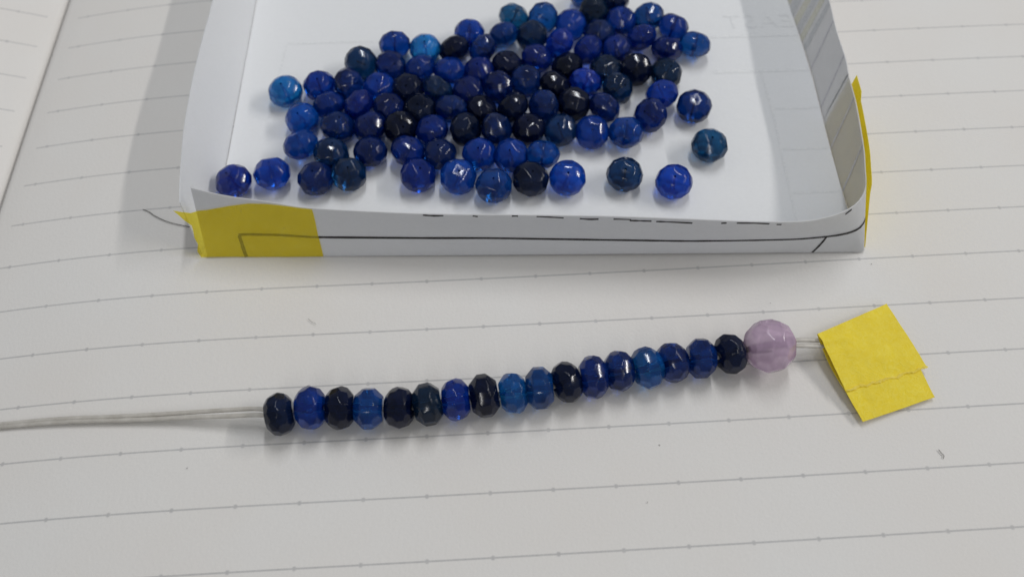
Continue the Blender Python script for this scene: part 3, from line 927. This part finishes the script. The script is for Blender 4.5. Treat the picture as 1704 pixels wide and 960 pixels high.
# threaded beads: axis along the cord
path = [Vector(p[:3]) for p in STRUNG]
for k, (x, y, z, c) in enumerate(STRUNG):
    a = path[max(k - 1, 0)]; b = path[min(k + 1, len(path) - 1)]
    d = (b - a).normalized()
    d = (d + Vector((rb.uniform(-0.08, 0.08), rb.uniform(-0.17, 0.17), rb.uniform(-0.10, 0.10)))).normalized()
    q = d.to_track_quat('Z', 'Y') @ Quaternion((0, 0, 1), rb.uniform(0, 6.28))
    s = rb.uniform(0.955, 1.04)
    shp = 6 + (0, 2, 4, 1, 0, 3, 2, 1, 4, 3)[k % 10]
    R3 = q.to_matrix()
    th_ = rb.uniform(0.945, 1.0)
    low = min((R3 @ Vector((v.co.x * s, v.co.y * s, v.co.z * th_))).z for v in SHAPES[shp].vertices)
    o = bead('threaded_bead', (x, y, page_z(x) + 0.012 - low), q, (s, s, th_), shp, c)
    if k == 0: lab = 'blue-black faceted bead at the left end of the threaded row'
    elif k == 16: lab = 'blue-black faceted bead threaded right beside the lilac bead'
    else: lab = f'{COLOUR[c]} faceted bead threaded on the cord, {ORD[k]} from its left end'
    tag(o, lab, 'bead', 'beads threaded on the cord')

lme = cut_bead('round_bead', 0.263, 0.263, 0.240, [(0, 10, 0), (33, 10, 0.5), (-33, 10, 0.5), (62, 6, 0.1), (-62, 6, 0.4)], 0.030, 77, 0.016, 0.2)
lil = obj('round_bead', lme, MAT['lilac'])
lil.rotation_mode = 'QUATERNION'
lil.rotation_quaternion = Vector((1.0, 0.13, -0.02)).normalized().to_track_quat('Z', 'Y') @ Quaternion((0, 0, 1), 0.25)
R3 = lil.rotation_quaternion.to_matrix()
lil.location = (2.880, 1.858, page_z(2.88) + 0.012 - min((R3 @ v.co).z for v in lme.vertices))
tag(lil, 'large round pale lilac faceted bead at the right end of the threaded row', 'bead')

# ------------------------------------------------------------------ elastic cord, doubled through the beads
cord = empty('elastic_cord', (0.4, 1.6, 0.2))
tag(cord, 'clear doubled elastic cord running through the threaded beads', 'cord')
for s, off in ((1, 0.034), (-1, -0.030)):
    P = [Vector((-7.2, 1.52, page_z(-5.6) + 0.06)), Vector((-5.6, 1.60, page_z(-5.6) + 0.06)), Vector((-4.917, 1.604 + 0.015 * s, -0.095)), Vector((-4.274, 1.588 + 0.018 * s, -0.012)),
         Vector((-3.643, 1.552 + 0.021 * s, 0.045)), Vector((-3.023, 1.522 + 0.026 * s, 0.105)), Vector((-2.533, 1.493 + 0.033 * s, 0.166)), Vector((-2.218, 1.470 + off, 0.200))]
    if s < 0: P[0].y -= 0.02; P[1].y -= 0.01
    for (x, y, z, c) in STRUNG: P.append(Vector((x, y + off * 0.4, page_z(x) + 0.21)))
    P += [Vector((2.60, 1.835 + off * 0.4, 0.23)), Vector((2.88, 1.862 + off * 0.4, 0.262)), Vector((3.18, 1.895 + off, 0.225)), Vector((3.46, 1.905 + off * 1.05, 0.165)), Vector((3.60, 1.915 + off, 0.145))]
    P = catmull(P, 5)
    obj('strand', tube('strand', P, 0.0235, 10, 0.8), MAT['cord'], cord)

# ------------------------------------------------------------------ folded tape flag on the cord end
flag = empty('tape_flag', (4.0, 1.7, 0.05))
tag(flag, 'yellow masking tape folded over the cord end as a stopper flag', 'tape')
FLp, FRp = Vector((3.412, 1.987, 0.222)), Vector((4.255, 2.333, 0.152))
CLp, CRp = Vector((3.578, 1.385, 0.112)), Vector((4.489, 1.610, 0.088))
BLp, BRp = Vector((3.687, 1.079, 0.060)), Vector((4.478, 1.301, 0.060))
BL2, BR2 = BLp + Vector((-0.015, -0.012, -0.036)), BRp + Vector((0.0, 0, -0.03))
up, lo = [], []
for i in range(29):
    s = i / 28
    cu, cl = [], []
    for j in range(29):
        t = j / 28
        wr = 0.014 * noise.noise(Vector((s * 3.1, t * 2.7, 1.0))) + 0.005 * noise.noise(Vector((s * 9.0, t * 8.0, 5.0)))
        # upper flap: fold edge to the torn end
        e = CLp.lerp(CRp, s) + Vector((0, 0.018 * noise.noise(Vector((s * 9, 0, 4))), 0))
        if j == 28: e = e + Vector((0, 0.010 * noise.noise(Vector((s * 30, 0, 7))), 0))
        p = FLp.lerp(FRp, s).lerp(e, t)
        p.z += 0.020 * math.sin(math.pi * t) * (1 - s) + wr
        # the doubled cord swells under the tape for a short way
        p.z += 0.020 * math.exp(-((p.y - (1.905 + 0.10 * (p.x - 3.46))) / 0.045) ** 2) * max(0.0, min(1.0, (3.85 - p.x) / 0.12))
        cu.append(p + Vector((0, 0, 0.006)))
        # lower flap: same fold edge to its longer end, sagging towards the page on the open left side
        f = FLp.lerp(FRp, s)
        e2 = BLp.lerp(BRp, s)
        p2 = f.lerp(e2, t)
        tc = 0.67
        sag = math.sin(math.pi * min(1, t / tc)) * (0.032 * (1 - s) + 0.012)
        p2.z += wr * (1 if t > tc else 0.4) - sag
        if t > 0.62: p2.z += 0.0
        p2.z = max(p2.z, page_z(p2.x) + 0.02)
        p2 = p2 + Vector((-0.012 * math.sin(math.pi * t) * (1 - s), 0, 0))
        cl.append(p2)
    up.append(cu); lo.append(cl)
# frayed pale fibres along the torn end of the upper flap
V, F = [], []
for i in range(57):
    s = i / 56 * 28
    k = min(27, int(s)); f = s - k
    p = up[k][28].lerp(up[k + 1][28], f); b = up[k][27].lerp(up[k + 1][27], f)
    d = (p - b).normalized()
    w0 = 0.010 + 0.028 * abs(noise.noise(Vector((i * 0.23, 2.0, 0)))); w1 = 0.004 + 0.022 * abs(noise.noise(Vector((i * 0.41, 9.0, 0))))
    V += [p - d * w0 + Vector((0, 0, 0.011)), p + d * w1 + Vector((0, 0, 0.0125))]
for i in range(56): F.append((2 * i, 2 * i + 1, 2 * i + 3, 2 * i + 2))
obj('torn_edge', mesh('torn_edge', V, F), MAT['fray'], flag)
obj('upper_flap', sheet('upper_flap', up, 0.008), MAT['flag'], flag)
obj('lower_flap', sheet('lower_flap', lo, 0.008), MAT['flag'], flag)

# ------------------------------------------------------------------ stray hair and lint on the page
def strand_on_page(name, pts, rad, label, cat):
    P = catmull([Vector((p[0], p[1], page_z(p[0]) + 0.012)) for p in pts], 5)
    o = obj(name, tube(name, P, rad, 6), MAT['hair' if name == 'hair' else 'lint'])
    return tag(o, label, cat)


strand_on_page('hair', [(-3.912, 4.193), (-3.832, 4.149), (-3.750, 4.080), (-3.615, 3.997), (-3.488, 3.942), (-3.385, 3.908), (-3.283, 3.873)],
               0.0042, 'short dark curved hair on the page left of the taped tray corner', 'hair')
strand_on_page('lint_fibre', [(4.360, 0.772), (4.373, 0.740), (4.390, 0.709), (4.376, 0.684)], 0.0042, 'tiny dark lint fibre on the page below the tape flag', 'lint')
strand_on_page('lint_fibre', [(-1.861, 2.588), (-1.833, 2.557), (-1.806, 2.535), (-1.773, 2.518)], 0.0022, 'tiny dark lint fibre on the page between tray and threaded beads', 'lint')

for (x, y, r, where) in ((4.316, 2.922, 0.011, 'right of the tray corner'), (-2.909, 1.003, 0.010, 'below the cord'), (1.474, 0.426, 0.009, 'low on the page, below the threaded beads'), (3.100, 2.499, 0.009, 'above the lilac bead')):
    bm = bmesh.new()
    bmesh.ops.create_icosphere(bm, subdivisions=1, radius=r * 0.6)
    for v in bm.verts:
        v.co *= random.uniform(0.6, 1.3); v.co.z *= 0.5
    me = bpy.data.meshes.new('speck'); bm.to_mesh(me); bm.free()
    o = obj('speck', me, MAT['lint'])
    o.location = (x, y, page_z(x) + 0.010)
    tag(o, 'tiny dark speck on the page ' + where, 'speck')
